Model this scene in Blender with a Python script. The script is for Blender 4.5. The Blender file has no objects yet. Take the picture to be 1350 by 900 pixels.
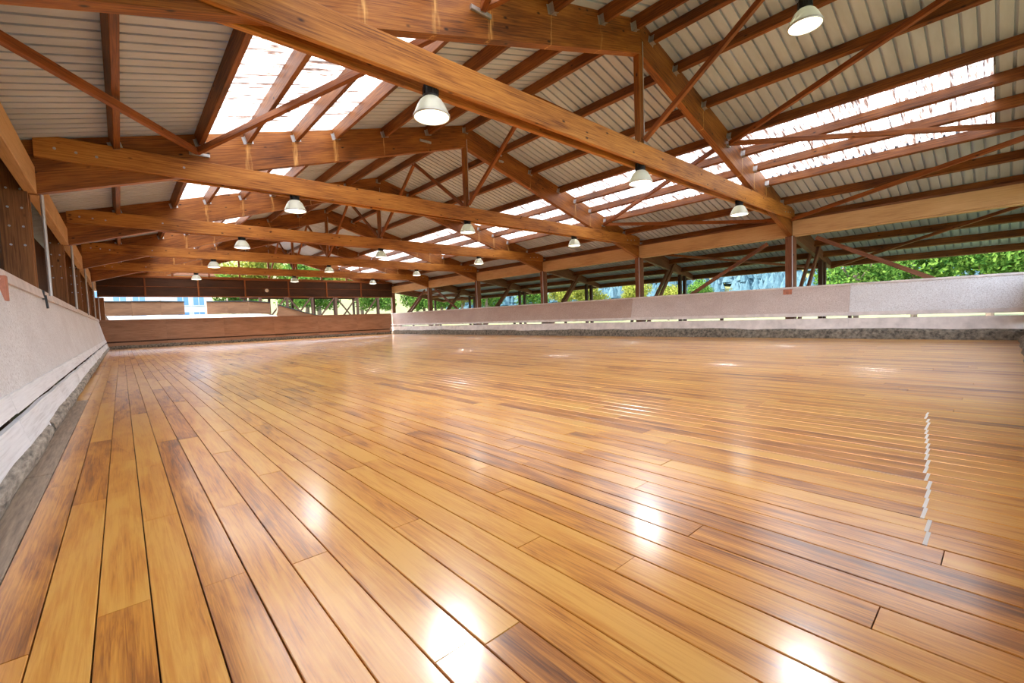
import bpy, math, random
from mathutils import Vector, Matrix
random.seed(7)
SC = bpy.context.scene
COL = SC.collection

# ------------------------------------------------------------------ camera
def cam_axes(yaw, pitch, roll):
    fwd = Vector((math.sin(yaw)*math.cos(pitch), math.cos(yaw)*math.cos(pitch), math.sin(pitch)))
    r0 = Vector((math.cos(yaw), -math.sin(yaw), 0)); u0 = r0.cross(fwd)
    return (r0*math.cos(roll)+u0*math.sin(roll), -r0*math.sin(roll)+u0*math.cos(roll), fwd)
CAM_R, CAM_U, CAM_F = cam_axes(.7257, -.0554, -.036)
CAM_P = Vector((0, 0, 1.2)); FPX = 578.86
cd = bpy.data.cameras.new('camera'); cam = bpy.data.objects.new('camera', cd); COL.objects.link(cam)
cd.sensor_width = 36; cd.lens = FPX/1350*36; cd.clip_start = .02; cd.clip_end = 2000
cam.matrix_world = Matrix((( CAM_R.x, CAM_U.x, -CAM_F.x, CAM_P.x), (CAM_R.y, CAM_U.y, -CAM_F.y, CAM_P.y),
                           ( CAM_R.z, CAM_U.z, -CAM_F.z, CAM_P.z), (0, 0, 0, 1)))
SC.camera = cam

# ------------------------------------------------------------------ world, sun, exposure
w = bpy.data.worlds.new('sky'); SC.world = w; w.use_nodes = True
wt = w.node_tree; bg = wt.nodes['Background']
sky = wt.nodes.new('ShaderNodeTexSky'); sky.sky_type = 'NISHITA'; sky.sun_disc = False
sky.sun_elevation = math.radians(48); sky.sun_rotation = math.radians(-48); sky.air_density = 1.2; sky.dust_density = 3.0
wm = wt.nodes.new('ShaderNodeMix'); wm.data_type = 'RGBA'; wm.inputs[0].default_value = .6
wm.inputs[7].default_value = (6.6, 7.3, 8.4, 1)
wt.links.new(sky.outputs[0], wm.inputs[6]); wt.links.new(wm.outputs[2], bg.inputs[0]); bg.inputs[1].default_value = .34
sl = bpy.data.lights.new('sun', 'SUN'); sl.energy = 6.0; sl.angle = math.radians(2); sl.color = (1, .97, .92)
so = bpy.data.objects.new('sun', sl); COL.objects.link(so)
so.rotation_euler = Vector((-.42, .38, .82)).to_track_quat('Z', 'Y').to_euler()
vs = SC.view_settings; vs.view_transform = 'Standard'; vs.look = 'None'; vs.exposure = 1.55; vs.gamma = 1; vs.use_curve_mapping = False
SC.cycles.diffuse_bounces = 6; SC.cycles.max_bounces = 12; SC.cycles.sample_clamp_indirect = 12

# ------------------------------------------------------------------ dimensions of the hall
XL, XR, XM, ZA, ZE, ZT = -1.05, 20.0, 9.31, 7.87, 4.95, 5.07
S = 6.877
def TY(k): return 5.762+(k-1)*S
SL = (ZA-ZE)/(XM-XL); SR = (ZA-ZE)/(XR-XM)
def roof_z(x): return ZA-SL*(XM-x) if x < XM else ZA-SR*(x-XM)
ORD = {5: 'first', 4: 'second', 3: 'third', 2: 'fourth', 1: 'fifth', 0: 'sixth'}

# ------------------------------------------------------------------ material helpers
def new_mat(name):
    m = bpy.data.materials.new(name); m.use_nodes = True
    nt = m.node_tree; return m, nt, nt.nodes['Principled BSDF']
def N(nt, typ, **kw):
    n = nt.nodes.new(typ)
    for k, v in kw.items(): setattr(n, k, v)
    return n
def math_n(nt, op, a, b=None, c=None):
    n = N(nt, 'ShaderNodeMath', operation=op)
    for i, s in enumerate((a, b, c)):
        if s is None: continue
        if isinstance(s, (int, float)): n.inputs[i].default_value = s
        else: nt.links.new(s, n.inputs[i])
    return n.outputs[0]
def ramp(nt, fac, stops):
    n = N(nt, 'ShaderNodeValToRGB'); cr = n.color_ramp
    while len(cr.elements) < len(stops): cr.elements.new(.5)
    for e, (p, c) in zip(cr.elements, stops): e.position = p; e.color = (*c, 1)
    nt.links.new(fac, n.inputs[0]); return n.outputs[0]
def mixc(nt, fac, a, b, mode='MIX'):
    n = N(nt, 'ShaderNodeMix', data_type='RGBA', blend_type=mode)
    for i, s in ((0, fac), (6, a), (7, b)):
        if isinstance(s, (int, float)): n.inputs[i].default_value = s
        elif isinstance(s, tuple): n.inputs[i].default_value = (*s, 1)
        else: nt.links.new(s, n.inputs[i])
    return n.outputs[2]
def noise(nt, vec, scale, detail=4, rough=.55, dist=0):
    n = N(nt, 'ShaderNodeTexNoise'); n.inputs['Scale'].default_value = scale; n.inputs['Detail'].default_value = detail
    n.inputs['Roughness'].default_value = rough; n.inputs['Distortion'].default_value = dist
    nt.links.new(vec, n.inputs['Vector']); return n.outputs['Fac']
def mapping(nt, vec, scale, loc=(0, 0, 0)):
    n = N(nt, 'ShaderNodeMapping'); n.inputs['Scale'].default_value = scale; n.inputs['Location'].default_value = loc
    nt.links.new(vec, n.inputs['Vector']); return n.outputs[0]
def bump(nt, bsdf, h, strength, dist=.01):
    n = N(nt, 'ShaderNodeBump'); n.inputs['Strength'].default_value = strength; n.inputs['Distance'].default_value = dist
    nt.links.new(h, n.inputs['Height']); nt.links.new(n.outputs[0], bsdf.inputs['Normal'])

def wood(name, dark, mid, light, rough=.55, lam=0.0, knots=True, spec=.35):
    """timber with grain along U (metres); lam = glue-line pitch of laminated beams along V"""
    m, nt, b = new_mat(name)
    uv = N(nt, 'ShaderNodeUVMap').outputs[0]
    g = noise(nt, mapping(nt, uv, (.9, 26, 1)), 1.6, 5, .6, .6)
    br = noise(nt, mapping(nt, uv, (.5, 1.6, 1)), 1.3, 3, .5)
    f = math_n(nt, 'ADD', math_n(nt, 'MULTIPLY', g, .6), math_n(nt, 'MULTIPLY', br, .45))
    c = ramp(nt, f, [(.38, dark), (.52, mid), (.68, light)])
    h = g
    if knots:
        v = N(nt, 'ShaderNodeTexVoronoi'); v.inputs['Scale'].default_value = 1.0
        nt.links.new(mapping(nt, uv, (2.2, 4.5, 1)), v.inputs['Vector'])
        k = ramp(nt, v.outputs['Distance'], [(.05, (1, 1, 1)), (.13, (0, 0, 0))])
        c = mixc(nt, k, c, tuple(x*.35 for x in dark))
    if lam:
        sx = N(nt, 'ShaderNodeSeparateXYZ'); nt.links.new(uv, sx.inputs[0])
        fr = math_n(nt, 'FRACT', math_n(nt, 'DIVIDE', sx.outputs[1], lam))
        d = math_n(nt, 'LESS_THAN', fr, .07)
        c = mixc(nt, math_n(nt, 'MULTIPLY', d, .4), c, tuple(x*.5 for x in dark))
    nt.links.new(c, b.inputs['Base Color'])
    b.inputs['Roughness'].default_value = rough; b.inputs['Specular IOR Level'].default_value = spec
    bump(nt, b, h, .25, .006)
    return m
M = {}
M['glulam'] = wood('brown_laminated_timber', (.085, .024, .005), (.27, .088, .014), (.45, .175, .030), .5, .045)
def stained():
    m = M['glulam'].copy(); m.name = 'drip_stained_laminated_timber'; nt = m.node_tree; b = nt.nodes['Principled BSDF']
    src = b.inputs['Base Color'].links[0].from_socket
    geo = N(nt, 'ShaderNodeNewGeometry'); sx = N(nt, 'ShaderNodeSeparateXYZ'); nt.links.new(geo.outputs['Position'], sx.inputs[0])
    w = math_n(nt, 'ADD', sx.outputs[0], math_n(nt, 'MULTIPLY', math_n(nt, 'SUBTRACT', noise(nt, mapping(nt, geo.outputs['Position'], (3, 3, 1.2)), 2, 3), .5), .22))
    acc = None
    for xi in (2.62, 3.75, 4.8, 6.28, 7.8, 12.42, 15.1, 16.12, 17.2):
        g = math_n(nt, 'SUBTRACT', 1, math_n(nt, 'DIVIDE', math_n(nt, 'ABSOLUTE', math_n(nt, 'SUBTRACT', w, xi)), .07 if xi < 5 or xi > 15 else .025)); g.node.use_clamp = True
        acc = g if acc is None else math_n(nt, 'MAXIMUM', acc, g)
    br = noise(nt, mapping(nt, geo.outputs['Position'], (14, 14, 1)), 1.5, 3)
    f = math_n(nt, 'MULTIPLY', acc, ramp(nt, br, [(.4, (0, 0, 0)), (.6, (.9, .9, .9))]))
    nt.links.new(mixc(nt, f, src, (.72, .40, .12)), b.inputs['Base Color']); return m
M['rafter'] = stained()
M['timber'] = wood('brown_timber', (.11, .03, .008), (.24, .072, .015), (.36, .12, .025), .55)
M['tie'] = wood('orange_timber', (.15, .042, .007), (.42, .16, .028), (.62, .28, .055), .5)
M['purlin'] = wood('dark_laminated_timber', (.055, .016, .004), (.19, .058, .010), (.33, .12, .021), .5, .045)
M['post'] = wood('red_brown_timber', (.10, .035, .016), (.20, .075, .035), (.29, .12, .06), .6)
M['tan'] = wood('tan_timber', (.46, .26, .115), (.60, .37, .175), (.68, .45, .23), .6, 0, False)
M['oldpost'] = wood('aged_timber', (.13, .05, .015), (.27, .11, .035), (.36, .16, .05), .6)
M['darkboard'] = wood('dark_board', (.03, .012, .005), (.06, .024, .010), (.09, .037, .016), .65, 0, False)
M['brownboard'] = wood('brown_panel', (.20, .10, .05), (.32, .17, .095), (.40, .23, .14), .6, 0, False)
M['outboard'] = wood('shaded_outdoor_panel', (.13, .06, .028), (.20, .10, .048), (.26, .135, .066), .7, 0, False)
M['pale_wood'] = wood('pale_wood', (.42, .30, .2), (.58, .45, .33), (.7, .58, .46), .65, 0, False)
M['white_plank'] = wood('weathered_white_plank', (.62, .62, .62), (.78, .79, .80), (.86, .87, .88), .6, 0, False)

def plank_mat():
    m, nt, b = new_mat('honey_plank')
    geo = N(nt, 'ShaderNodeNewGeometry'); oi = N(nt, 'ShaderNodeObjectInfo'); at = N(nt, 'ShaderNodeAttribute', attribute_name='rnd')
    rnd = math_n(nt, 'FRACT', math_n(nt, 'ADD', math_n(nt, 'MULTIPLY', oi.outputs['Random'], 7.31), at.outputs['Fac']))
    off = N(nt, 'ShaderNodeCombineXYZ')
    nt.links.new(math_n(nt, 'MULTIPLY', rnd, 37), off.inputs[0]); nt.links.new(math_n(nt, 'MULTIPLY', rnd, 91), off.inputs[1]); nt.links.new(math_n(nt, 'MULTIPLY', rnd, 53), off.inputs[2])
    va = N(nt, 'ShaderNodeVectorMath', operation='ADD'); nt.links.new(geo.outputs['Position'], va.inputs[0]); nt.links.new(off.outputs[0], va.inputs[1])
    p = va.outputs[0]
    g = noise(nt, mapping(nt, p, (34, 1.1, 1)), 1.5, 6, .62, 1.2)
    fine = noise(nt, mapping(nt, p, (160, 4, 1)), 1.5, 3, .6)
    blot = noise(nt, mapping(nt, p, (5, .8, 1)), 1.2, 4, .55, .8)
    f = math_n(nt, 'ADD', math_n(nt, 'MULTIPLY', g, .6), math_n(nt, 'MULTIPLY', blot, .75))
    f = math_n(nt, 'ADD', math_n(nt, 'SUBTRACT', f, .125), math_n(nt, 'MULTIPLY', math_n(nt, 'SUBTRACT', rnd, .5), .27))
    f = math_n(nt, 'ADD', f, math_n(nt, 'MULTIPLY', math_n(nt, 'SUBTRACT', fine, .5), .16))
    c = ramp(nt, f, [(.26, (.17, .050, .007)), (.40, (.48, .165, .018)), (.53, (.76, .32, .042)), (.72, (.90, .47, .09))])
    nt.links.new(c, b.inputs['Base Color'])
    rr = math_n(nt, 'ADD', math_n(nt, 'MULTIPLY', g, .14), .29)
    nt.links.new(rr, b.inputs['Roughness']); b.inputs['Specular IOR Level'].default_value = .6
    b.inputs['Coat Weight'].default_value = 1; b.inputs['Coat Roughness'].default_value = .19; b.inputs['Coat IOR'].default_value = 2.0
    big = noise(nt, mapping(nt, geo.outputs['Position'], (5, 1.2, 1)), 1.0, 2, .5)
    hh = math_n(nt, 'ADD', math_n(nt, 'MULTIPLY', fine, .10), math_n(nt, 'MULTIPLY', big, .9))
    bump(nt, b, hh, .03, .01)
    return m
M['plank'] = plank_mat()
def flat(name, col, rough=.6, metal=0, nscale=0, namt=.3, coord='Position', bumpy=0, mapsc=(1, 1, 1)):
    m, nt, b = new_mat(name)
    b.inputs['Base Color'].default_value = (*col, 1); b.inputs['Roughness'].default_value = rough; b.inputs['Metallic'].default_value = metal
    if nscale:
        geo = N(nt, 'ShaderNodeNewGeometry')
        n = noise(nt, mapping(nt, geo.outputs['Position'], mapsc), nscale, 5, .6)
        lo = tuple(x*(1-namt) for x in col); hi = tuple(min(1, x*(1+namt)) for x in col)
        nt.links.new(ramp(nt, n, [(.3, lo), (.7, hi)]), b.inputs['Base Color'])
        if bumpy: bump(nt, b, n, .8, bumpy)
    return m
def chipboard(name, base, dark, light):
    m, nt, b = new_mat(name)
    geo = N(nt, 'ShaderNodeNewGeometry'); p = geo.outputs['Position']
    sp = noise(nt, p, 34, 3, .7); sp2 = noise(nt, p, 75, 2, .6); bl = noise(nt, mapping(nt, p, (1, 1, 2)), .8, 4, .6)
    c = ramp(nt, sp, [(.32, dark), (.46, base), (.62, light)])
    c = mixc(nt, ramp(nt, sp2, [(.30, (1, 1, 1)), (.38, (0, 0, 0))]), c, tuple(x*.55 for x in dark))
    c = mixc(nt, ramp(nt, bl, [(.35, (0, 0, 0)), (.7, (.4, .4, .4))]), c, dark)
    nt.links.new(c, b.inputs['Base Color']); b.inputs['Roughness'].default_value = .6
    bump(nt, b, sp, .15, .004)
    return m
M['plank_grey'] = flat('grimy_grey_plank', (.33, .25, .18), .45, 0, 3, .45, mapsc=(14, 1, 1))
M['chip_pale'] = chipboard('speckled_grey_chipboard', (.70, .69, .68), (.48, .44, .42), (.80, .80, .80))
M['chip_half_lit'] = chipboard('speckled_half_lit_chipboard', (.57, .48, .43), (.41, .31, .265), (.67, .59, .55))  # in-between tone, daylight falloff along the right wall put into the colour
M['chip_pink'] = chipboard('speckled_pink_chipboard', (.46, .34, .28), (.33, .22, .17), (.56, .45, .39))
M['cap'] = flat('painted_rail', (.66, .60, .56), .55, 0, 3, .18)
M['soil'] = flat('caked_soil', (.17, .145, .11), .95, 0, 9, .75, bumpy=.05)
M['log'] = flat('weathered_grey_log', (.30, .26, .21), .9, 0, 4, .7, bumpy=.04, mapsc=(4, 1, 5))
M['steel'] = flat('galvanised_steel', (.5, .51, .52), .42, .75, 12, .2)
M['rod'] = flat('dull_steel_rod', (.55, .54, .52), .5, .5)
M['black'] = flat('black_lamp_housing', (.012, .014, .015), .45)
M['gap'] = flat('dark_joint', (.020, .012, .007), .9)
M['filler'] = flat('pale_joint_filler', (.78, .76, .72), .6)
M['red_block'] = flat('red_stained_block', (.45, .17, .10), .6, 0, 8, .3)
M['sheet'] = flat('white_roofing_sheet', (.48, .565, .70), .5, .0, 1.3, .14, mapsc=(.4, 2, .4))
M['groove'] = M['sheet']
M['white_wall'] = flat('white_render', (.42, .42, .42), .8)
M['glass_blue'] = flat('blue_window', (.10, .22, .36), .15)
M['sand'] = flat('pale_sand', (.42, .39, .34), .95, 0, .6, .1)
M['grass'] = flat('meadow', (.10, .105, .03), .9, 0, .35, .4)
M['trunk'] = flat('bark', (.14, .10, .07), .9, 0, 6, .4)
M['plaque'] = flat('white_plaque', (.85, .83, .8), .5)

def skylight():
    m, nt, b = new_mat('translucent_roof_sheet')
    geo = N(nt, 'ShaderNodeNewGeometry')
    n = noise(nt, mapping(nt, geo.outputs['Position'], (.5, 9, .5)), 1.4, 5, .65)
    n2 = noise(nt, mapping(nt, geo.outputs['Position'], (2.5, 14, 2.5)), 1.2, 3, .6)
    c = ramp(nt, math_n(nt, 'ADD', math_n(nt, 'MULTIPLY', n, .6), math_n(nt, 'MULTIPLY', n2, .4)), [(.385, (.06, .032, .024)), (.45, (.20, .14, .115)), (.53, (.74, .72, .70))])
    tr = N(nt, 'ShaderNodeBsdfTranslucent'); nt.links.new(c, tr.inputs[0])
    df = N(nt, 'ShaderNodeBsdfDiffuse'); nt.links.new(c, df.inputs[0])
    mx = N(nt, 'ShaderNodeMixShader'); mx.inputs[0].default_value = .22
    nt.links.new(tr.outputs[0], mx.inputs[1]); nt.links.new(df.outputs[0], mx.inputs[2])
    nt.links.new(mx.outputs[0], nt.nodes['Material Output'].inputs[0])
    return m
M['skylight'] = skylight()
def bell():
    m, nt, b = new_mat('prismatic_lamp_bell')
    b.inputs['Base Color'].default_value = (.42, .42, .41, 1); b.inputs['Roughness'].default_value = .3
    b.inputs['Transmission Weight'].default_value = .0
    tr = N(nt, 'ShaderNodeBsdfTranslucent'); tr.inputs[0].default_value = (.8, .82, .6, 1)
    mx = N(nt, 'ShaderNodeMixShader'); mx.inputs[0].default_value = .05
    nt.links.new(b.outputs[0], mx.inputs[1]); nt.links.new(tr.outputs[0], mx.inputs[2]); nt.links.new(mx.outputs[0], nt.nodes['Material Output'].inputs[0])
    return m
M['bell'] = bell()
def glow():
    m, nt, b = new_mat('lit_lamp_lens')
    b.inputs['Emission Color'].default_value = (1, .97, .72, 1); b.inputs['Emission Strength'].default_value = 1.6
    b.inputs['Base Color'].default_value = (.9, .9, .8, 1); return m
M['lens'] = glow()
def leafm(name, a, b_, c_):
    m, nt, b = new_mat(name)
    geo = N(nt, 'ShaderNodeNewGeometry')
    n = noise(nt, geo.outputs['Position'], 1.6, 3, .6)
    n2 = math_n(nt, 'ADD', math_n(nt, 'MULTIPLY', n, .7), math_n(nt, 'MULTIPLY', geo.outputs['Random Per Island'], .3))
    c = ramp(nt, n2, [(.3, a), (.5, b_), (.7, c_)])
    df = N(nt, 'ShaderNodeBsdfDiffuse'); tr = N(nt, 'ShaderNodeBsdfTranslucent'); mx = N(nt, 'ShaderNodeMixShader'); mx.inputs[0].default_value = .35
    nt.links.new(c, df.inputs[0]); nt.links.new(c, tr.inputs[0]); nt.links.new(df.outputs[0], mx.inputs[1]); nt.links.new(tr.outputs[0], mx.inputs[2])
    nt.links.new(mx.outputs[0], nt.nodes['Material Output'].inputs[0]); return m
M['leaf'] = leafm('green_leaves', (.02, .06, .012), (.07, .15, .025), (.16, .25, .045))
M['leaf_yellow'] = leafm('yellow_green_leaves', (.09, .12, .02), (.20, .22, .035), (.32, .30, .06))
M['conifer'] = leafm('haze_tinted_conifer', (.04, .085, .11), (.075, .14, .165), (.12, .19, .215))  # pale blue of the distance haze is mixed into these colours

# ------------------------------------------------------------------ mesh helpers
def link(o, parent=None):
    COL.objects.link(o)
    if parent: o.parent = parent
    return o
def mesh_obj(name, verts, faces, mat, parent=None, uvs=None, smooth=False):
    me = bpy.data.meshes.new(name); me.from_pydata(verts, [], faces)
    if uvs:
        ul = me.uv_layers.new(name='UVMap'); i = 0
        for fu in uvs:
            for c in fu: ul.data[i].uv = c; i += 1
    if mat: me.materials.append(mat)
    if smooth:
        for p in me.polygons: p.use_smooth = True
    me.update()
    return link(bpy.data.objects.new(name, me), parent)
def tag(o, label=None, cat=None, group=None, kind=None):
    if label: o['label'] = label
    if cat: o['category'] = cat
    if group: o['group'] = group
    if kind: o['kind'] = kind
    return o
def empty(name, loc=(0, 0, 0), label=None, cat=None, group=None, kind=None):
    o = bpy.data.objects.new(name, None); o.location = loc; o.empty_display_size = .2
    link(o); bpy.context.view_layer.update
    return tag(o, label, cat, group, kind)
def origin(o):
    p = Vector((0, 0, 0))
    while o: p += o.location; o = o.parent
    return p
def local(parent, v):
    return Vector(v)-origin(parent)
def beam(name, p0, p1, wid, hgt, mat, parent=None, up=(0, 0, 1), ch=.008, wid1=None, hgt1=None):
    """chamfered timber from p0 to p1 (centre line), wid sideways, hgt along up"""
    p0, p1 = local(parent, p0), local(parent, p1)
    d = (p1-p0); L = d.length; d.normalize(); side = d.cross(Vector(up)).normalized(); u = side.cross(d).normalized()
    ru, rv = random.uniform(0, 40), random.uniform(0, 40)
    def ring(c, w_, h_):
        a, b, k = w_/2, h_/2, min(ch, w_*.2, h_*.2)
        return [c+side*x+u*y for x, y in ((-a+k, -b), (a-k, -b), (a, -b+k), (a, b-k), (a-k, b), (-a+k, b), (-a, b-k), (-a, -b+k))], (wid, hgt)
    r0, _ = ring(p0, wid, hgt); r1, _ = ring(p1, wid1 or wid, hgt1 or hgt)
    vs_ = [tuple(x) for x in r0+r1]; fs = []; uv = []; per = 0
    for i in range(8):
        j = (i+1) % 8; e = (r0[j]-r0[i]).length
        fs.append((i, j, 8+j, 8+i)); uv.append([(ru, rv+per), (ru, rv+per+e), (ru+L, rv+per+e), (ru+L, rv+per)]); per += e
    fs.append(tuple(reversed(range(8)))); fs.append(tuple(range(8, 16)))
    for f in fs[-2:]: uv.append([(ru+.3*random.random(), rv+.02*k) for k in range(8)])
    return mesh_obj(name, vs_, fs, mat, parent, uv)
def prism(name, poly, y0, y1, mat, parent=None, ang=0):
    """XZ polygon extruded along Y; grain runs along the slope angle"""
    ru, rv = random.uniform(0, 40), random.uniform(0, 40); o = origin(parent)
    ca, sa = math.cos(ang), math.sin(ang); n = len(poly)
    def uvp(x, z): return (ru+x*ca+z*sa, rv-x*sa+z*ca)
    vs_ = [(x-o.x, y0-o.y, z-o.z) for x, z in poly]+[(x-o.x, y1-o.y, z-o.z) for x, z in poly]
    fs = [tuple(range(n)), tuple(reversed(range(n, 2*n)))]
    uv = [[uvp(*poly[i]) for i in f] if k == 0 else [uvp(*poly[i-n]) for i in f] for k, f in enumerate(fs)]
    for i in range(n):
        j = (i+1) % n; fs.append((i, n+i, n+j, j)); a, b = uvp(*poly[i]), uvp(*poly[j])
        uv.append([(a[0], a[1]), (a[0], a[1]+y1-y0), (b[0], a[1]+y1-y0), (b[0], a[1])])
    return mesh_obj(name, vs_, fs, mat, parent, uv)
def box(name, lo, hi, mat, parent=None, ch=.006):
    lo, hi = Vector(lo), Vector(hi); d = hi-lo; c = (lo+hi)/2; a = max(range(3), key=lambda i: d[i])
    p0 = c.copy(); p1 = c.copy(); p0[a] = lo[a]; p1[a] = hi[a]
    if a == 2: return beam(name, p0, p1, d.x, d.y, mat, parent, (0, 1, 0), ch)
    if a == 1: return beam(name, p0, p1, d.x, d.z, mat, parent, (0, 0, 1), ch)
    return beam(name, p0, p1, d.y, d.z, mat, parent, (0, 0, 1), ch)
def tube(name, p0, p1, r, mat, parent=None, n=8):
    p0, p1 = local(parent, p0), local(parent, p1); d = (p1-p0).normalized()
    s = d.cross(Vector((0, 1, 0)) if abs(d.y) < .9 else Vector((1, 0, 0))).normalized(); t = d.cross(s)
    vs_ = [tuple(p+s*math.cos(a)*r+t*math.sin(a)*r) for p in (p0, p1) for a in [2*math.pi*i/n for i in range(n)]]
    fs = [(i, (i+1) % n, n+(i+1) % n, n+i) for i in range(n)]+[tuple(range(n)), tuple(range(n, 2*n))]
    return mesh_obj(name, vs_, fs, mat, parent)
def lathe(name, prof, mat, parent=None, n=24, loc=(0, 0, 0)):
    vs_, fs = [], []
    for r, z in prof:
        for i in range(n):
            a = 2*math.pi*i/n; vs_.append((loc[0]+r*math.cos(a), loc[1]+r*math.sin(a), loc[2]+z))
    for k in range(len(prof)-1):
        for i in range(n): fs.append((k*n+i, k*n+(i+1) % n, (k+1)*n+(i+1) % n, (k+1)*n+i))
    if prof[0][0] > 0 and len(prof) > 1: pass
    return mesh_obj(name, vs_, fs, mat, parent, None, True)
def copy_tree(o, parent=None):
    c = o.copy(); COL.objects.link(c); c.parent = parent
    for ch in list(o.children): copy_tree(ch, c)
    return c
def px(p):
    d = Vector(p)-CAM_P; z = d.dot(CAM_F)
    if z < .05: return None
    return (675+FPX*d.dot(CAM_R)/z, 450-FPX*d.dot(CAM_U)/z, z)

# ------------------------------------------------------------------ floor: base and planks
FX0, FX1, FY0, FY1 = -.66, 19.50, -.42, 39.72
floor = box('floor', (FX0-.05, FY0-.1, -.12), (FX1+.05, FY1+.1, -.028), M['gap']); tag(floor, kind='structure', label='honey coloured plank floor between the kickboards')
PW = .18; rows = []; x = -.335-PW*2
planks = []
rr = random.Random(3)
while x < FX1:
    joint = None
    if 2.85 < x < 6.4: joint = .26+(x-3.0)*.085+rr.uniform(-.012, .012)
    y = FY0
    first = True
    while y < FY1-.05:
        if joint is not None and first: y1 = joint; first = False
        else:
            y1 = y+(rr.uniform(.5, 3.2) if first else rr.uniform(1.3, 3.6)); first = False
        if FY1-y1 < .5: y1 = FY1
        planks.append((x, y, y1, joint is not None and abs(y1-joint) < 1e-6)); y = y1
    x += PW
def importance(x, y0, y1):
    best = 0
    for t in (.1, .5, .9):
        p = px((x+PW/2, y0+(y1-y0)*t, 0))
        if p and -60 < p[0] < 1410 and p[1] < 960: best = max(best, (y1-y0)*1.2/p[2]**3)
    return best
planks.sort(key=lambda q: -importance(q[0], q[1], q[2]))
def plank_geo(L, g=.0028, c=.003, wx=PW, z=0):
    a = wx/2-g; b = L/2-.0022
    ring = [(-a, -.03), (-a, -c), (-a+c, 0), (a-c, 0), (a, -c), (a, -.03)]
    vs_ = [(x_, -b, z_) for x_, z_ in ring]+[(x_, b, z_) for x_, z_ in ring]
    fs = [(i+1, i, 6+i, 7+i) for i in range(5)]+[(0, 1, 2, 3, 4, 5), (11, 10, 9, 8, 7, 6)]
    return vs_, fs
cache = {}
for i, (x0, y0, y1, jn) in enumerate(planks[:300]):
    L = y1-y0; key = round(L, 1)
    if key not in cache:
        v_, f_ = plank_geo(1.0); me = bpy.data.meshes.new('plank'); 
        v_, f_ = plank_geo(key); me.from_pydata(v_, [], f_); me.materials.append(M['plank']); cache[key] = me
    o = bpy.data.objects.new('plank', cache[key]); link(o, floor)
    o.location = (x0+PW/2, (y0+y1)/2, rr.uniform(-.0012, .0012)); o.scale = (1, L/key, 1)
    if x0 < -.6 and y0 < 9:
        o.data = o.data.copy(); o.data.materials[0] = M['plank_grey']; o['label'] = 'grey dirty edge plank along the log'
for (x0, y0, y1, jn) in planks:
    if jn: box('joint_filler', (x0+.001, y1-.009, -.02), (x0+PW-.001, y1+.009, .0016), M['filler'], None, .001).parent = floor
vs_, fs, rn = [], [], []
for (x0, y0, y1, jn) in planks[300:]:
    v_, f_ = plank_geo(y1-y0); n = len(vs_); r_ = rr.random(); dz = rr.uniform(-.001, .001)
    vs_ += [(a+x0+PW/2, b+(y0+y1)/2, c+dz) for a, b, c in v_]; fs += [tuple(n+i for i in f) for f in f_]; rn += [r_]*len(v_)
pl = mesh_obj('plank_rows', vs_, fs, M['plank'], floor); pl['kind'] = 'stuff'
at = pl.data.attributes.new('rnd', 'FLOAT', 'POINT'); at.data.foreach_set('value', rn)

# ------------------------------------------------------------------ ceiling: corrugated sheets, skylights, purlins, braces
ceiling = bpy.data.objects.new('ceiling', None); link(ceiling); tag(ceiling, kind='structure', label='pitched roof of white corrugated sheets on brown purlins')
PITCH = .25; SHW = PITCH*5
def sheet_mesh(name, xa, xb, mat):
    """profiled sheet, ribs down the slope; local y from 0 to SHW"""
    za, zb = roof_z(xa), roof_z(xb); prof = []
    for k in range(5):
        y = k*PITCH; prof += [(y, 0), (y+.188, 0), (y+.193, .06), (y+.241, .06)]
        prof.append((y+.246, 0))
    prof.append((SHW+.03, 0))
    vs_ = []; 
    for x_, z_ in ((xa, za), (xb, zb)): vs_ += [(x_, y, z_+h) for y, h in prof]
    n = len(prof); fs = [(i, i+1, n+i+1, n+i) for i in range(n-1)]
    me = bpy.data.meshes.new(name); me.from_pydata(vs_, [], fs); me.materials.append(mat); return me
ZONES = [('roof_sheet', -2.6, 1.63), ('skylight_sheet', 1.63, 4.83), ('roof_sheet', 4.83, XM), ('roof_sheet', XM, 14.2), ('skylight_sheet', 14.2, 17.2), ('roof_sheet', 17.2, 26.3)]
SKY0 = .25
for name, xa, xb in ZONES:
    ma = sheet_mesh(name, xa, xb, M['skylight' if name[0] == 's' else 'sheet']); mb = None
    for k in range(-2, 33):
        y = SKY0+k*SHW
        use, nm = ma, name
        if name[0] == 's' and k < 0:
            mb = mb or sheet_mesh('roof_sheet', xa, xb, M['sheet']); use, nm = mb, 'roof_sheet'
        o = bpy.data.objects.new(nm, use); link(o, ceiling); o.location = (0, y, .0004*(k % 2))
RC = beam('ridge_cap', (XM, SKY0-2*SHW, ZA+.055), (XM, SKY0+33*SHW, ZA+.055), .5, .02, M['sheet'], ceiling)

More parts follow.
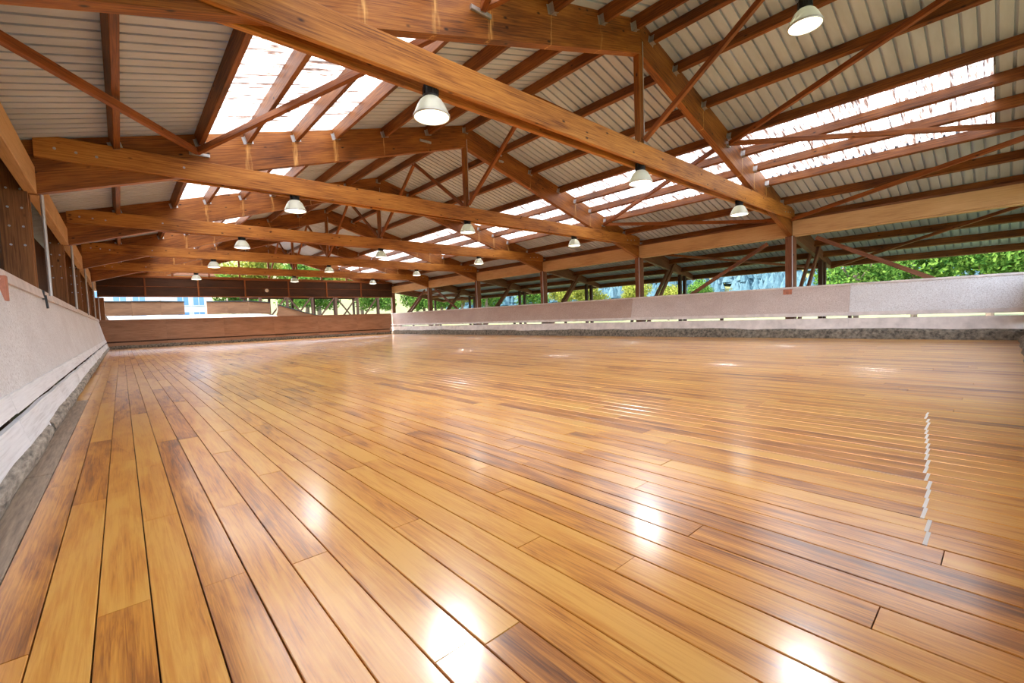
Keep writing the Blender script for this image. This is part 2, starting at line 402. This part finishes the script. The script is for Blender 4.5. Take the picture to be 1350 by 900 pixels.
PUR_L = [-1.25, .14, 1.63, 2.62, 3.75, 4.8, 6.28, 7.8]
PUR_R = [10.86, 12.42, 14.05, 15.1, 16.12, 17.2, 18.75, 20.25, 21.7, 23.1, 24.5, 25.9]
PD, PWD, RW = .27, .11, .18
def slope_up(x): return Vector((-SL, 0, 1)).normalized() if x < XM-.3 else (Vector((SR, 0, 1)).normalized() if x > XM+.3 else Vector((0, 0, 1)))
def hanger(parent, x, y, s, up, zc):
    """U-shaped shoe: side cheeks, bottom and back flange"""
    sd = Vector((up.z, 0, -up.x)); c = Vector((x, y, zc)); h = PD/2; t = PWD/2+.006
    vs_, fs = [], []
    def q(a, b, c_, d): 
        n = len(vs_); vs_.extend([tuple(v) for v in (a, b, c_, d)]); fs.append((n, n+1, n+2, n+3))
    Yv = Vector((0, s*.11, 0))
    for sg in (-1, 1):
        a = c+sd*sg*t-up*h; b = c+sd*sg*t+up*h*.25
        q(a, a+Yv, b+Yv, b); e = sd*sg*.055; q(a, a+e, b+e, b)
    a = c-sd*t-up*(h+.004); b = c+sd*t-up*(h+.004); q(a, b, b+Yv, a+Yv)
    return mesh_obj('hanger', vs_, fs, M['steel'], parent)
for b in range(0, 6):
    ya, yb = TY(b)+RW/2, TY(b+1)-RW/2
    ridge = [9.0, 9.75] if b == 0 else [XM]
    for x_ in PUR_L+ridge+PUR_R:
        up = slope_up(x_); zc = roof_z(x_)-.005-PD/2/up.z
        sky_edge = 1.5 < x_ < 4.9 or 14 < x_ < 17.3
        p = beam('purlin', (x_, ya, zc), (x_, yb, zc), PWD, PD, M['purlin'], ceiling, up)
        if -.5 < x_ < 21:
            hanger(p, x_, ya+.004, 1, up, zc); hanger(p, x_, yb-.004, -1, up, zc)
# behind the view: plain purlins carry the roof on to the open front
for x_ in PUR_L+[XM]+PUR_R:
    pass
def brace(p, q, wd=.1, hd=.13):
    return beam('brace', p, q, wd, hd, M['timber'], ceiling)
def zb(x_): return roof_z(x_)-.42
nodes_even = [10.9, 17.05]; nodes_odd = [14.0, 19.75]
for b in (0, 1, 5):
    ye, yo = (TY(b)+.16, TY(b+1)-.16)
    ev, od = (nodes_even, nodes_odd) if b % 2 == 0 else (nodes_odd, nodes_even)
    zig = [(10.9, 14.0), (17.05, 14.0), (17.05, 19.75)]
    for e_, o_ in zig[(1 if b == 1 else 0):]:
        for mir in (False, True):
            a, c = (e_, o_) if b % 2 == 0 else (o_, e_)
            if mir: a, c = 2*XM-a-.0, 2*XM-c-.0
            if mir: a, c = (-1.7 if a < -.5 else a), (-1.7 if c < -.5 else c)
            brace((a, ye, zb(a)), (c, yo, zb(c)))
    # aisle bracing on the tree side
    a, c = (25.6, 21.0) if b % 2 else (21.0, 25.6)
    brace((a, ye, roof_z(a)-.4), (c, yo, roof_z(c)-.4), .09, .11)
for b in range(0, 6):
    ym = (TY(b)+TY(b+1))/2
    for s, y in ((.05, TY(b)+.14), (-.05, TY(b+1)-.14)):
        brace((XM, y, ZT+.10), (XM, ym-s, ZA-.36), .10, .11)

# ------------------------------------------------------------------ trusses
aL = math.atan(SL); aR = -math.atan(SR)
def truss(k):
    y = TY(k); gab = k == 6
    lab = ('brown timber truss standing on the boarded far gable' if gab else
           'brown laminated timber roof truss with double tie beam, %s counted from the boarded gable' % ORD[k])
    t = empty('roof_truss', (XM, y, ZT), lab, 'truss', 'roof trusses of the hall')
    h = RW/2
    prism('rafter', [(XM-.004, ZA-.006), (XM-.004, 7.13), (XL, 3.93), (-1.56, 3.93), (-1.56, roof_z(-1.56)-.006)], y-h, y+h, M['rafter'], t, aL)
    prism('rafter', [(XM+.004, ZA-.006), (20.02, roof_z(20.02)-.006), (20.02, 4.02), (XM+.004, 7.13)], y-h, y+h, M['rafter'], t, aR)
    prism('aisle_rafter', [(20.04, roof_z(20.04)-.006), (26.15, roof_z(26.15)-.006), (26.15, roof_z(26.15)-.24), (24.9, 3.24), (20.04, 4.02)], y-h, y+h, M['post'], t, aR)
    for s in (-1, 1):
        beam('tie_beam', (XL+.01, y+s*(h+.05), ZT-.235), (20.0, y+s*(h+.05), ZT-.235), .085, .45, M['tie'], t)
    beam('king_post', (XM, y, ZT-.30), (XM, y, 7.25), .15, .15, M['glulam'], t, (0, 1, 0))
    for x_, z_ in ((-.75, 4.82), (-.45, 4.80), (-.15, 4.78), (1.3, 4.85), (19.5, 4.83), (19.2, 4.80), (18.9, 4.78)):
        tube('bolt', (x_, y-h-.105, z_), (x_, y-h-.085, z_), .025, M['steel'], t)
    tube('hanging_rod', (XM+.05, y-.1, 4.72), (XM+.05, y-.1, 7.4), .012, M['rod'], t)
    for s in (-1, 1):
        beam('aisle_strut', (20.55, y+s*.15, .5), (23.75, y+s*.15, 4.05 if s < 0 else 3.9), .09, .2, M['post'], t)
    # steel shoe plates where the braces land
    if k < 3:
        for x_ in ((1.62, 7.7) if k % 2 == 0 else (4.6,)):
            box('gusset', (x_-.2, y-h-.05, zb(x_)-.09), (x_+.2, y-h, zb(x_)-.02), M['steel'], t)
        for x_ in ((14.0,) if k % 2 else (10.9, 17.05)):
            box('gusset', (x_-.1, y-h-.05, zb(x_)-.09), (x_+.1, y-h, zb(x_)-.02), M['steel'], t)
    return t
for k in range(0, 7): truss(k)

# ------------------------------------------------------------------ edge beams, posts, rods, wall braces
SIDE = {'L': 'log-footed', 'R': 'tree-side'}
def bay_txt(b): return 'between the %s and %s trusses from the gable' % (ORD[b], ORD[b+1]) if b < 5 else 'next to the boarded gable'
for b in range(0, 6):
    ya, yb = TY(b)+RW/2+.005, TY(b+1)-RW/2-.005
    e = beam('edge_beam', (XL-.085, ya, 4.18), (XL-.085, yb, 4.18), .17, .52, M['tan'])
    tag(e, 'tan edge beam above the log-footed kickboard %s' % bay_txt(b), 'beam', 'tan edge beams')
    e = empty('edge_beam', (20.14, (ya+yb)/2, 4.0), 'tan edge beam above the tree-side kickboard %s' % bay_txt(b), 'beam', 'tan edge beams')
    beam('face_board', (20.11, ya, 4.31), (20.11, yb, 4.31), .14, .56, M['tan'], e)
    beam('top_plate', (20.22, ya, 4.63), (20.22, yb, 4.63), .3, .08, M['post'], e)
    beam('lower_lip', (20.19, ya, 4.0), (20.19, yb, 4.0), .26, .05, M['tan'], e)
for k in range(0, 7):
    y = TY(k); who = ('the %s truss from the gable' % ORD[k]) if k < 6 else 'the boarded gable'
    t = empty('timber_post', (-1.34, y, 0), 'broad amber timber post beside the log-footed wall under %s' % who, 'post', 'posts on the log-footed side')
    box('shaft', (-1.56, y-.19, 0), (-1.17, y-.095, 4.4), M['oldpost'], t)
    box('shaft', (-1.56, y+.095, 0), (-1.17, y+.19, 4.4), M['oldpost'], t)
    for z_ in (2.9, 3.25, 3.6, 3.95):
        for x_ in (-1.44, -1.26): tube('bolt', (x_, y-.21, z_), (x_, y-.19, z_), .02, M['steel'], t, 6)
    r = tube('steel_rod', (-1.0, y+.02, 1.95), (-1.0, y+.02, 3.93), .03, M['rod'])
    tag(r, 'thin grey steel rod rising from the log-footed kickboard to %s' % who, 'rod', 'steel rods')
    t = empty('timber_post', (20.15, y, 0), 'red-brown timber post behind the tree-side kickboard under %s' % who, 'post', 'posts on the tree side')
    box('shaft', (20.03, y-.16, 0), (20.33, y+.16, 4.0), M['post'], t)
    tube('rod', (20.0, y-.1, 1.5), (20.0, y-.1, 4.0), .018, M['rod'], t)
    for x_ in (24.42, 24.97):
        p = beam('aisle_post', (x_, y, -.1), (x_, y, 3.3), .17, .17, M['darkboard'], None, (0, 1, 0))
        tag(p, 'slim dark %s post of the aisle pair at %s' % ('inner' if x_ < 24.6 else 'outer', who), 'post', 'outer aisle posts')
for k in (1, 5):
    for s in (-1, 1):
        y0 = TY(k)+s*.85; y1 = TY(k)+s*6.0
        e = beam('diagonal_brace', (20.2, y0, 3.84), (20.2, y1, .9), .10, .15, M['post'])
        tag(e, 'sloping red-brown brace by the %s truss from the gable, %s-facing leg' % (ORD[k], 'gable' if s > 0 else 'entrance'), 'brace', 'wall braces on the tree side')

# ------------------------------------------------------------------ kickboard walls (inclined)
def strip(name, prof, axis_pts, mat, parent, wob=0, seg=1, smooth=False, closed=True, seed=0):
    """profile [(out, z)] swept between two plan points; out grows away from the arena"""
    (xa, ya), (xb, yb), (ox, oy) = axis_pts
    r_ = random.Random(seed); vs_, fs, uv = [], [], []; n = len(prof); L = math.hypot(xb-xa, yb-ya); ru, rv = r_.random()*30, r_.random()*30
    ph = [r_.random()*6 for _ in range(4)]
    for i in range(seg+1):
        t = i/seg; s = t*L
        wz = wob*(math.sin(s*.9+ph[0])*.5+math.sin(s*2.3+ph[1])*.3+math.sin(s*.31+ph[2])*.6)
        for o_, z_ in prof:
            a = wob*.5*math.sin(s*3.1+ph[3]+z_*9) if wob else 0
            vs_.append((xa+(xb-xa)*t+ox*(o_+a), ya+(yb-ya)*t+oy*(o_+a), max(z_+wz*(1 if z_ > .02 else 0), -.02)))
    for i in range(seg):
        per = 0
        for j in range(n):
            k = (j+1) % n; e = math.hypot(prof[k][0]-prof[j][0], prof[k][1]-prof[j][1])
            fs.append((i*n+j, i*n+k, (i+1)*n+k, (i+1)*n+j))
            u0, u1 = ru+i*L/seg, ru+(i+1)*L/seg
            uv.append([(u0, rv+per), (u0, rv+per+e), (u1, rv+per+e), (u1, rv+per)]); per += e
    fs += [tuple(range(n)), tuple(reversed(range(seg*n, seg*n+n)))]; uv += [[(0, .02*q) for q in range(n)]]*2
    return mesh_obj(name, vs_, fs, mat, parent, uv, smooth)
INC = .216
def slab(z0, z1, th=.03, off=0):
    return [(off+INC*z0, z0), (off+INC*z1, z1), (off+INC*z1+th, z1), (off+INC*z0+th, z0)]
def lerp2(a, b, t): return (a[0]+(b[0]-a[0])*t, a[1]+(b[1]-a[1])*t)
def kick_wall(name, label, A, B, out, z, panel_mats, npan, lower_mat, trim_mat, log=False, cap_mat=None, back=False):
    """z = (soil top, lower board top, board underside, trim top, board top, cap top)"""
    wl = empty(name, (0, 0, 0), label, None, None, 'structure')
    zs, zl, zt, zb_, zp, zc = z
    L = math.hypot(B[0]-A[0], B[1]-A[1])
    for i in range(npan):
        a = lerp2(A, B, (i+.0006)/npan); b = lerp2(A, B, (i+.9994)/npan)
        strip('panel', slab(zb_-.02, zp+.01, .03, .012), (a, b, out), panel_mats(i), wl, 0, 1, seed=i)
        strip('cap_rail', [(INC*zp-.025, zp-.0), (INC*zc-.03, zc), (INC*zc+.06, zc), (INC*zp+.06, zp)], (a, b, out), cap_mat or M['cap'], wl, 0, 1, seed=i+50)
        strip('trim_board', slab(zt, zb_, .035, -.004), (a, b, out), trim_mat, wl, .004, 6, seed=i+90)
        strip('lower_board', slab(zs-.05, zl, .04, 0), (a, b, out), lower_mat, wl, .014 if log else .008, 8, seed=i+130)
        m_ = lerp2(a, b, .5)
        for t in (-.012,):
            q = lerp2(a, b, t)
            strip('support', [(.06, 0), (.06+INC*1.9, 1.9), (.085+INC*1.9, 1.9), (.3, 0)], (q, (q[0]+(b[0]-a[0])/L*npan*.09, q[1]+(b[1]-a[1])/L*npan*.09), out), M['darkboard'], wl)
    if back: strip('slot_blackout_board', slab(zs, zb_, .02, .07), (A, B, out), M['darkboard'], wl)  # added dark board, keeps daylight out of the slot so it reads dark
    if log:
        pr = [(.065+.085*math.cos(a), .085+.10*math.sin(a)) for a in [math.pi*2*i/10 for i in range(10)]]
        nl = 5
        for i in range(nl):
            a = lerp2(A, B, (i+.002)/nl); b = lerp2(A, B, (i+.985)/nl)
            strip('log', pr, (a, b, out), M['log'], wl, .012, 60, True, seed=i+7)
    else:
        strip('soil_bank', [(-.07, -.01), (-.05, .12), (-.01, zs*.8), (INC*zs, zs+.02), (INC*zs+.1, -.01)], (A, B, out), M['soil'], wl, .035, 160, seed=5)
    return wl
FLX, FRX, FFY, FNY = -.64, 19.42, 39.65, -.32
kick_wall('wall_left', 'speckled grey inclined kickboard footed by a weathered log', (FLX-.02, FNY-.45), (FLX-.02, FFY+.42), (-1, 0), (.17, .42, .48, .66, 1.87, 2.03),
          lambda i: M['chip_pale'], 12, M['white_plank'], M['white_plank'], True)
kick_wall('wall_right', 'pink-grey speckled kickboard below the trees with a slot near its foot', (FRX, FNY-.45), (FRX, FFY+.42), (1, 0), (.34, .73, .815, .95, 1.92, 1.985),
          lambda i: M[('chip_pale', 'chip_half_lit', 'chip_half_lit', 'chip_pink')[min(i, 3)]], 9, M['cap'], M['cap'], False)  # panels paler towards the near end: daylight falloff painted panel by panel
kick_wall('wall_far', 'brown kickboard closing the far end of the arena', (FLX-.4, FFY), (FRX+.4, FFY), (0, 1), (.22, .42, .52, .62, 1.9, 1.98),
          lambda i: M['brownboard'], 6, M['brownboard'], M['brownboard'], False, M['brownboard'], True)
kick_wall('wall_near', 'brown kickboard along the near end of the arena', (FLX-.4, FNY), (FRX+.4, FNY), (0, -1), (.22, .42, .52, .62, 1.9, 1.98),
          lambda i: M['brownboard'], 6, M['brownboard'], M['brownboard'], False, M['brownboard'])
# knob heads, hook and block on the log-footed wall
b_ = box('wooden_block', (-1.09, 8.0, 1.62), (-1.0, 8.16, 1.92), M['red_block']); tag(b_, 'small red-stained wooden block fixed below the cap rail of the log-footed kickboard', 'block', 'red blocks')
b_ = box('wooden_block', (19.78, 5.62, 1.70), (19.86, 5.92, 1.90), M['red_block']); tag(b_, 'small red-stained wooden block on the tree-side kickboard under the fifth truss', 'block', 'red blocks')
hk = empty('iron_hook', (-1.04, 12.1, 1.9), 'small black iron hook hanging from the cap rail of the log-footed kickboard', 'hook')
box('plate', (-1.07, 12.05, 1.85), (-1.035, 12.15, 2.02), M['black'], hk); tube('shank', (-1.03, 12.1, 1.93), (-1.01, 12.1, 1.68), .018, M['black'], hk)
# outer boarding behind the posts of the log-footed side
ow = empty('wall_outer', (0, 0, 0), 'dark board wall behind the posts of the log-footed side', None, None, 'structure')
yy = -7.0
while yy < 62:
    box('board', (-2.14, yy+.006, 0), (-2.10, yy+.994, 4.62), M['darkboard'], ow, .004); yy += 1.0

# ------------------------------------------------------------------ far gable: boarded fascia and lattice
wf = empty('wall_gable', (0, 0, 0), 'dark boarded fascia with thin battens across the far gable', None, None, 'structure')
Y6 = TY(6)-.22
for i in range(6):
    xa = [-1.05, 1.42, 4.48, 7.5, 10.66, 13.77, 16.88, 20.0]
for i in range(7):
    for z0, z1 in ((3.60, 4.24), (4.26, 4.86)):
        box('board', (xa[i]+.01, Y6+.02, z0), (xa[i+1]-.01, Y6+.05, z1), M['darkboard'], wf)
    if i: box('batten', (xa[i]-.05, Y6-.06, 3.6), (xa[i]+.05, Y6+.02, 4.9), M['timber'], wf)
box('rail', (-1.05, Y6-.05, 3.52), (20.0, Y6+.08, 3.6), M['timber'], wf)
box('rail', (-1.05, Y6-.07, 4.86), (20.0, Y6+.08, 4.98), M['timber'], wf)
box('rail', (-1.05, Y6-.012, 4.235), (20.0, Y6+.03, 4.265), M['timber'], wf)
for x_ in (3.0, 5.2, 7.2, 11.4, 13.4, 15.6):
    box('stud', (x_-.06, Y6+.0, 4.98), (x_+.06, Y6+.12, roof_z(x_)-.75), M['timber'], wf)
pq = lathe('round_plaque', [(.001, 0), (.13, 0), (.14, .02), (.14, .05)], M['plaque'], None, 20); pq.rotation_euler = (math.pi/2, 0, 0); pq.location = (9.03, Y6-.0, 4.07); pq.rotation_euler = (-math.pi/2, 0, 0); pq.location.y = Y6-.045
tag(pq, 'small white round plaque fixed to the dark gable boards', 'plaque')

# ------------------------------------------------------------------ lamps
def make_lamp():
    t = empty('pendant_lamp', (0, 0, 0))
    bl = lathe('bell_shade', [(.262, 0), (.266, .012), (.262, .03), (.235, .09), (.205, .16), (.165, .225), (.12, .265), (.115, .27)], M['bell'], t, 32)
    lathe('rim', [(.255, -.012), (.272, -.012), (.272, .016), (.255, .016), (.255, -.012)], M['rod'], bl, 32)
    lathe('lens', [(.001, -.035), (.09, -.03), (.17, -.018), (.235, -.004), (.256, .004)], M['lens'], t, 32)
    h_ = lathe('housing', [(.10, .262), (.118, .268), (.118, .30), (.11, .305), (.11, .43), (.10, .45), (.001, .45)], M['black'], t, 20)
    for i in range(10):
        a = 2*math.pi*i/10; beam('fin', (.105*math.cos(a), .105*math.sin(a), .31), (.105*math.cos(a), .105*math.sin(a), .43), .03, .008, M['black'], h_, (-math.sin(a), math.cos(a), 0), .001)
    tube('stem', (0, 0, .44), (0, 0, .62), .014, M['rod'], t)
    ld = bpy.data.lights.new('lamp_light', 'SPOT'); ld.energy = 130; ld.spot_size = math.radians(150); ld.spot_blend = .6; ld.shadow_soft_size = .25; ld.color = (.93, .97, 1)
    lo = bpy.data.objects.new('lamp_light', ld); link(lo, t); lo.location = (0, 0, -.05)
    return t
LAMP = make_lamp(); first = True
def place_lamp(x_, y, z_, label, stem=1):
    global first
    o = LAMP if first else copy_tree(LAMP); first = False
    o.location = (x_, y, z_); tag(o, label, 'lamp', 'bell pendant lamps')
    return o
POS = [(3.67, 'on the log-footed side'), (XM, 'below the king post'), (15.07, 'on the tree side')]
for k in range(1, 6):
    for x_, t_ in POS:
        place_lamp(x_, TY(k)+(0 if x_ != XM else -.01), 4.23, 'lit grey bell lamp under the %s truss from the gable, %s' % (ORD[k], t_))
lp = place_lamp(9.40, 2.46, 6.17, 'lit grey bell lamp hung high from the ridge beside the fifth truss')
lp2 = tube('stem', (9.40, 2.46, 6.75), (9.40, 2.46, 7.52), .014, M['rod'], lp)

# ------------------------------------------------------------------ outdoors: ground, banks, outdoor kickboards, house
def terrain(name, x0, x1, y0, y1, nx, ny, hf, mat, label):
    vs_ = [(x0+(x1-x0)*i/nx, y0+(y1-y0)*j/ny, hf(x0+(x1-x0)*i/nx, y0+(y1-y0)*j/ny)) for j in range(ny+1) for i in range(nx+1)]
    fs = [(j*(nx+1)+i, j*(nx+1)+i+1, (j+1)*(nx+1)+i+1, (j+1)*(nx+1)+i) for j in range(ny) for i in range(nx)]
    o = mesh_obj(name, vs_, fs, mat, None, None, True); tag(o, label, None, None, 'structure'); return o
def sm(a, b, t): t = max(0, min(1, (t-a)/(b-a))); return t*t*(3-2*t)
def hill_h(x_, y): return -.15+150*sm(130, 480, x_+.25*max(0, y-60))+90*sm(150, 480, y)+1.5*sm(45, 60, y)
terrain('ground', -140, 560, -160, 560, 70, 72, lambda x_, y: (hill_h(x_, y) if x_ > 19.7 or y > 62 else -.15+1.5*sm(45, 60, y)), M['grass'], 'yellow-green meadow running up to the wooded hill')
def sand_h(x_, y): return -.1+2.5*sm(41, 47, y)-1.6*sm(9.5, 17.5, x_)*sm(41, 47, y)
terrain('sand_bank', -14, 22, 40.6, 62, 36, 22, sand_h, M['sand'], 'pale sandy bank rising beyond the far kickboard')
def out_wall(pts, label, slack=.05):
    t = empty('outdoor_kickboard', (pts[0][0], pts[0][1], 0), label, 'barrier', 'kickboards of the outdoor ring')
    for (xa, ya), (xb, yb) in zip(pts[:-1], pts[1:]):
        za, zb2 = sand_h(xa, ya), sand_h(xb, yb)
        d = Vector((xb-xa, yb-ya, zb2-za))
        beam('panel', (xa, ya, za+.62), (xb, yb, zb2+.62), .04, 1.0, M['outboard'], t)
        beam('top_rail', (xa, ya-.05, za+1.16), (xb, yb-.05, zb2+1.16), .14, .09, M['black'], t)
        beam('foot_board', (xa, ya-.03, za+.1), (xb, yb-.03, zb2+.12), .05, .14, M['outboard'], t)
        beam('stake', (xa, ya+.1, za-.3), (xa, ya+.1, za+1.45), .08, .08, M['pale_wood'], t, (0, 1, 0))
    return t
out_wall([(-.85, 47.2), (.75, 46.6), (2.6, 47.0), (4.25, 47.8)], 'bent brown outdoor kickboard beside the white house corner')
out_wall([(5.9, 47.8), (7.4, 47.2), (9.0, 46.8), (10.75, 46.6)], 'brown outdoor kickboard with dark top rail beyond the ring entrance')
ow2 = out_wall([(11.2, 45.9), (13.4, 45.0), (15.8, 44.2), (18.2, 43.4)], 'long low tan kickboard sloping down towards the tree-side corner')
# pale leaning board
pb = empty('leaning_board', (-1.0, 43.0, 1.5), 'pale pointed board leaning behind the far corner of the arena', 'board')
prism('face', [(-1.25, 1.4), (-.35, 1.4), (-.95, 2.75)], 43.2, 43.28, M['pale_wood'], pb)
beam('edge_strip', (-.36, 43.18, 1.4), (-.95, 43.18, 2.78), .05, .06, M['white_wall'], pb)
gp = beam('corner_post', (-1.12, 40.75, 0), (-1.12, 40.75, 3.5), .75, .3, M['oldpost'], None, (0, 1, 0)); tag(gp, 'grey-brown corner post where the far kickboard meets the log-footed wall', 'post')
# white house far behind
hs = empty('house', (-2, 72, 1), 'white rendered house with blue windows beyond the outdoor ring', 'house')
HX0, HX1, HY, HZ0, HZ1 = -14.0, 9.5, 72.0, .8, 8.2
box('wall', (HX0, HY, HZ0), (HX1, HY+9, HZ1), M['white_wall'], hs)
prism('roof', [(HX0-.6, HZ1), (HX1+.6, HZ1), (HX1-3, HZ1+3.4), (HX0+3, HZ1+3.4)], HY-.6, HY+9.6, M['post'], hs)
for x_ in (-12, -9, -6, -3, -.6, 1.2, 5.6, 7.3):
    for z_ in (1.6, 4.2):
        wd = box('window', (x_, HY-.08, z_), (x_+1.4, HY+.02, z_+1.9), M['white_wall'], hs)
        box('pane', (x_+.12, HY-.1, z_+.12), (x_+.66, HY-.06, z_+1.78), M['glass_blue'], wd); box('pane', (x_+.74, HY-.1, z_+.12), (x_+1.28, HY-.06, z_+1.78), M['glass_blue'], wd)
# open shed with crossed braces beyond the far gable on the tree side
sh = empty('open_shed', (18, 50, 0), 'open timber shed with crossed braces beyond the far gable', 'shed')
xs = [11.5, 14.2, 16.9, 19.6, 22.3, 25.0]
for i, x_ in enumerate(xs):
    beam('post', (x_, 54, 0), (x_, 54, 4.6), .26, .26, M['darkboard'], sh, (0, 1, 0)); beam('post', (x_, 62, 0), (x_, 62, 4.6), .26, .26, M['darkboard'], sh, (0, 1, 0))
    if i < 5:
        beam('brace', (x_, 54, 1.0), (xs[i+1], 54, 4.5), .14, .16, M['darkboard'], sh)
        if i % 2: beam('brace', (x_, 54.1, 4.5), (xs[i+1], 54.1, 1.0), .14, .16, M['darkboard'], sh)
beam('eave_beam', (11, 54, 4.75), (25.6, 54, 4.75), .25, .35, M['darkboard'], sh); beam('eave_beam', (11, 62, 4.75), (25.6, 62, 4.75), .25, .35, M['darkboard'], sh)
box('roof', (10.6, 53.2, 4.95), (26, 63, 5.1), M['darkboard'], sh)

# ------------------------------------------------------------------ trees
def crown_mesh(name, blobs, n, size, mat, seed):
    r_ = random.Random(seed); vs_, fs = [], []
    tot = sum(b[3]**2 for b in blobs)
    for bx, by, bz, br in blobs:
        for _ in range(int(n*br*br/tot)):
            d = Vector((r_.gauss(0, 1), r_.gauss(0, 1), r_.gauss(0, 1))).normalized(); rad = br*(r_.uniform(.55, 1.08))
            c = Vector((bx, by, bz))+Vector((d.x, d.y, d.z*.85))*rad
            nrm = (d+Vector((r_.gauss(0, .6), r_.gauss(0, .6), r_.gauss(0, .6)))).normalized()
            a = nrm.orthogonal().normalized(); b = nrm.cross(a); an = r_.random()*6.3
            a, b = a*math.cos(an)+b*math.sin(an), b*math.cos(an)-a*math.sin(an); s = size*r_.uniform(.6, 1.3); k = len(vs_)
            vs_ += [tuple(c-a*s), tuple(c+b*s*.55+nrm*s*.15), tuple(c+a*s), tuple(c-b*s*.55+nrm*s*.15)]; fs.append((k, k+1, k+2, k+3))
    me = bpy.data.meshes.new(name); me.from_pydata(vs_, [], fs); me.materials.append(mat); return me
def tree_kind(seed, mat, n=5200, size=.13):
    r_ = random.Random(seed); bl = [(0, 0, 3.3, 1.5)]
    for i in range(9):
        a = i*2.4+r_.random(); rr_ = r_.uniform(.8, 1.7); bl.append((rr_*math.cos(a), rr_*math.sin(a), r_.uniform(1.7, 4.6), r_.uniform(.8, 1.25)))
    t = bpy.data.objects.new('tree', None); link(t); t.empty_display_size = .2
    c = bpy.data.objects.new('crown', crown_mesh('crown', bl, n, size, mat, seed)); link(c, t)
    tube('trunk', (0, 0, -.3), (0, 0, 3.2), .16, M['trunk'], t)
    for i in range(4):
        a = i*1.6; tube('branch', (0, 0, 1.6+.3*i), (1.1*math.cos(a), 1.1*math.sin(a), 3.1+.2*i), .06, M['trunk'], t, 6)
    return t
TK = {'g': [tree_kind(11, M['leaf']), tree_kind(12, M['leaf'])], 'y': [tree_kind(13, M['leaf_yellow'])]}
used = set()
def tree(kind, x_, y, sc, label, group):
    src = TK[kind][int(abs(x_*3+y)) % len(TK[kind])]
    o = src if src.name not in used else copy_tree(src); used.add(src.name)
    o.location = (x_, y, (hill_h(x_, y) if x_ > 19.7 or y > 62 else 0)); o.scale = (sc, sc, sc*random.uniform(.95, 1.15)); o.rotation_euler[2] = random.random()*6.3
    tag(o, label, 'tree', group)
BUSH = 'full leafy green tree crowding the eave beyond the tree-side wall'
for x_, y, sc in ((33, 6.0, .9), (34.5, -1.0, 1.0), (44.5, 4.6, 1.2), (36, -8.0, 1.2), (43, -3.6, 1.5), (54.5, .9, 1.6)):
    tree('g', x_, y, sc, BUSH, 'leafy trees beside the tree-side eave')
MID = 'yellow-green tree standing on the meadow below the wooded hill'
for x_, y, sc in ((62, 34, 1.0), (58, 46, 1.4), (74, 66, 1.6), (51, 72, 1.5), (72, 46, 1.3), (72, 24, .8), (88, 56, 1.5)):
    tree('y', x_, y, sc, MID, 'trees on the meadow')
MG = 'green tree on the meadow seen between the aisle posts'
for x_, y, sc in ((59, 60, 1.5), (46, 58, 1.5), (30, 65, 1.4), (37.5, 58.5, 1.2), (66, 82, 2.0), (50, 88, 2.2), (40, 68, 1.5), (84, 40, 1.4)):
    tree('g', x_, y, sc, MG, 'green trees on the meadow')
FG = 'tall green tree behind the open shed past the far gable'
for x_, y, sc in ((14.5, 81, 1.6), (23, 76, 1.9), (33, 78, 2.0), (5, 93, 2.4), (18, 94, 2.6), (32, 98, 2.8)):
    tree('g' if int(x_) % 3 else 'y', x_, y, sc, FG, 'trees past the far gable')
# conifer forest on the hillside
r_ = random.Random(21); vs_, fs = [], []
for _ in range(9500):
    t = r_.random(); x_ = 120+r_.random()*360; y = -60+r_.random()*560
    z_ = hill_h(x_, y); h = r_.uniform(5, 10); rad = h*.34; k = len(vs_); a0 = r_.random()*6
    for lv, (zz, rr2) in enumerate(((.12, 1.0), (.5, .62))):
        kk = len(vs_); n = 7
        vs_ += [(x_+rad*rr2*math.cos(a0+2*math.pi*i/n)*r_.uniform(.75, 1.2), y+rad*rr2*math.sin(a0+2*math.pi*i/n)*r_.uniform(.75, 1.2), z_+h*zz) for i in range(n)]+[(x_, y, z_+h*(.72 if lv == 0 else 1.0))]
        fs += [(kk+i, kk+(i+1) % n, kk+n) for i in range(n)]
fo = mesh_obj('forest', vs_, fs, M['conifer'], None); tag(fo, 'haze-tinted conifer forest covering the distant hillside', 'forest', None, 'stuff')
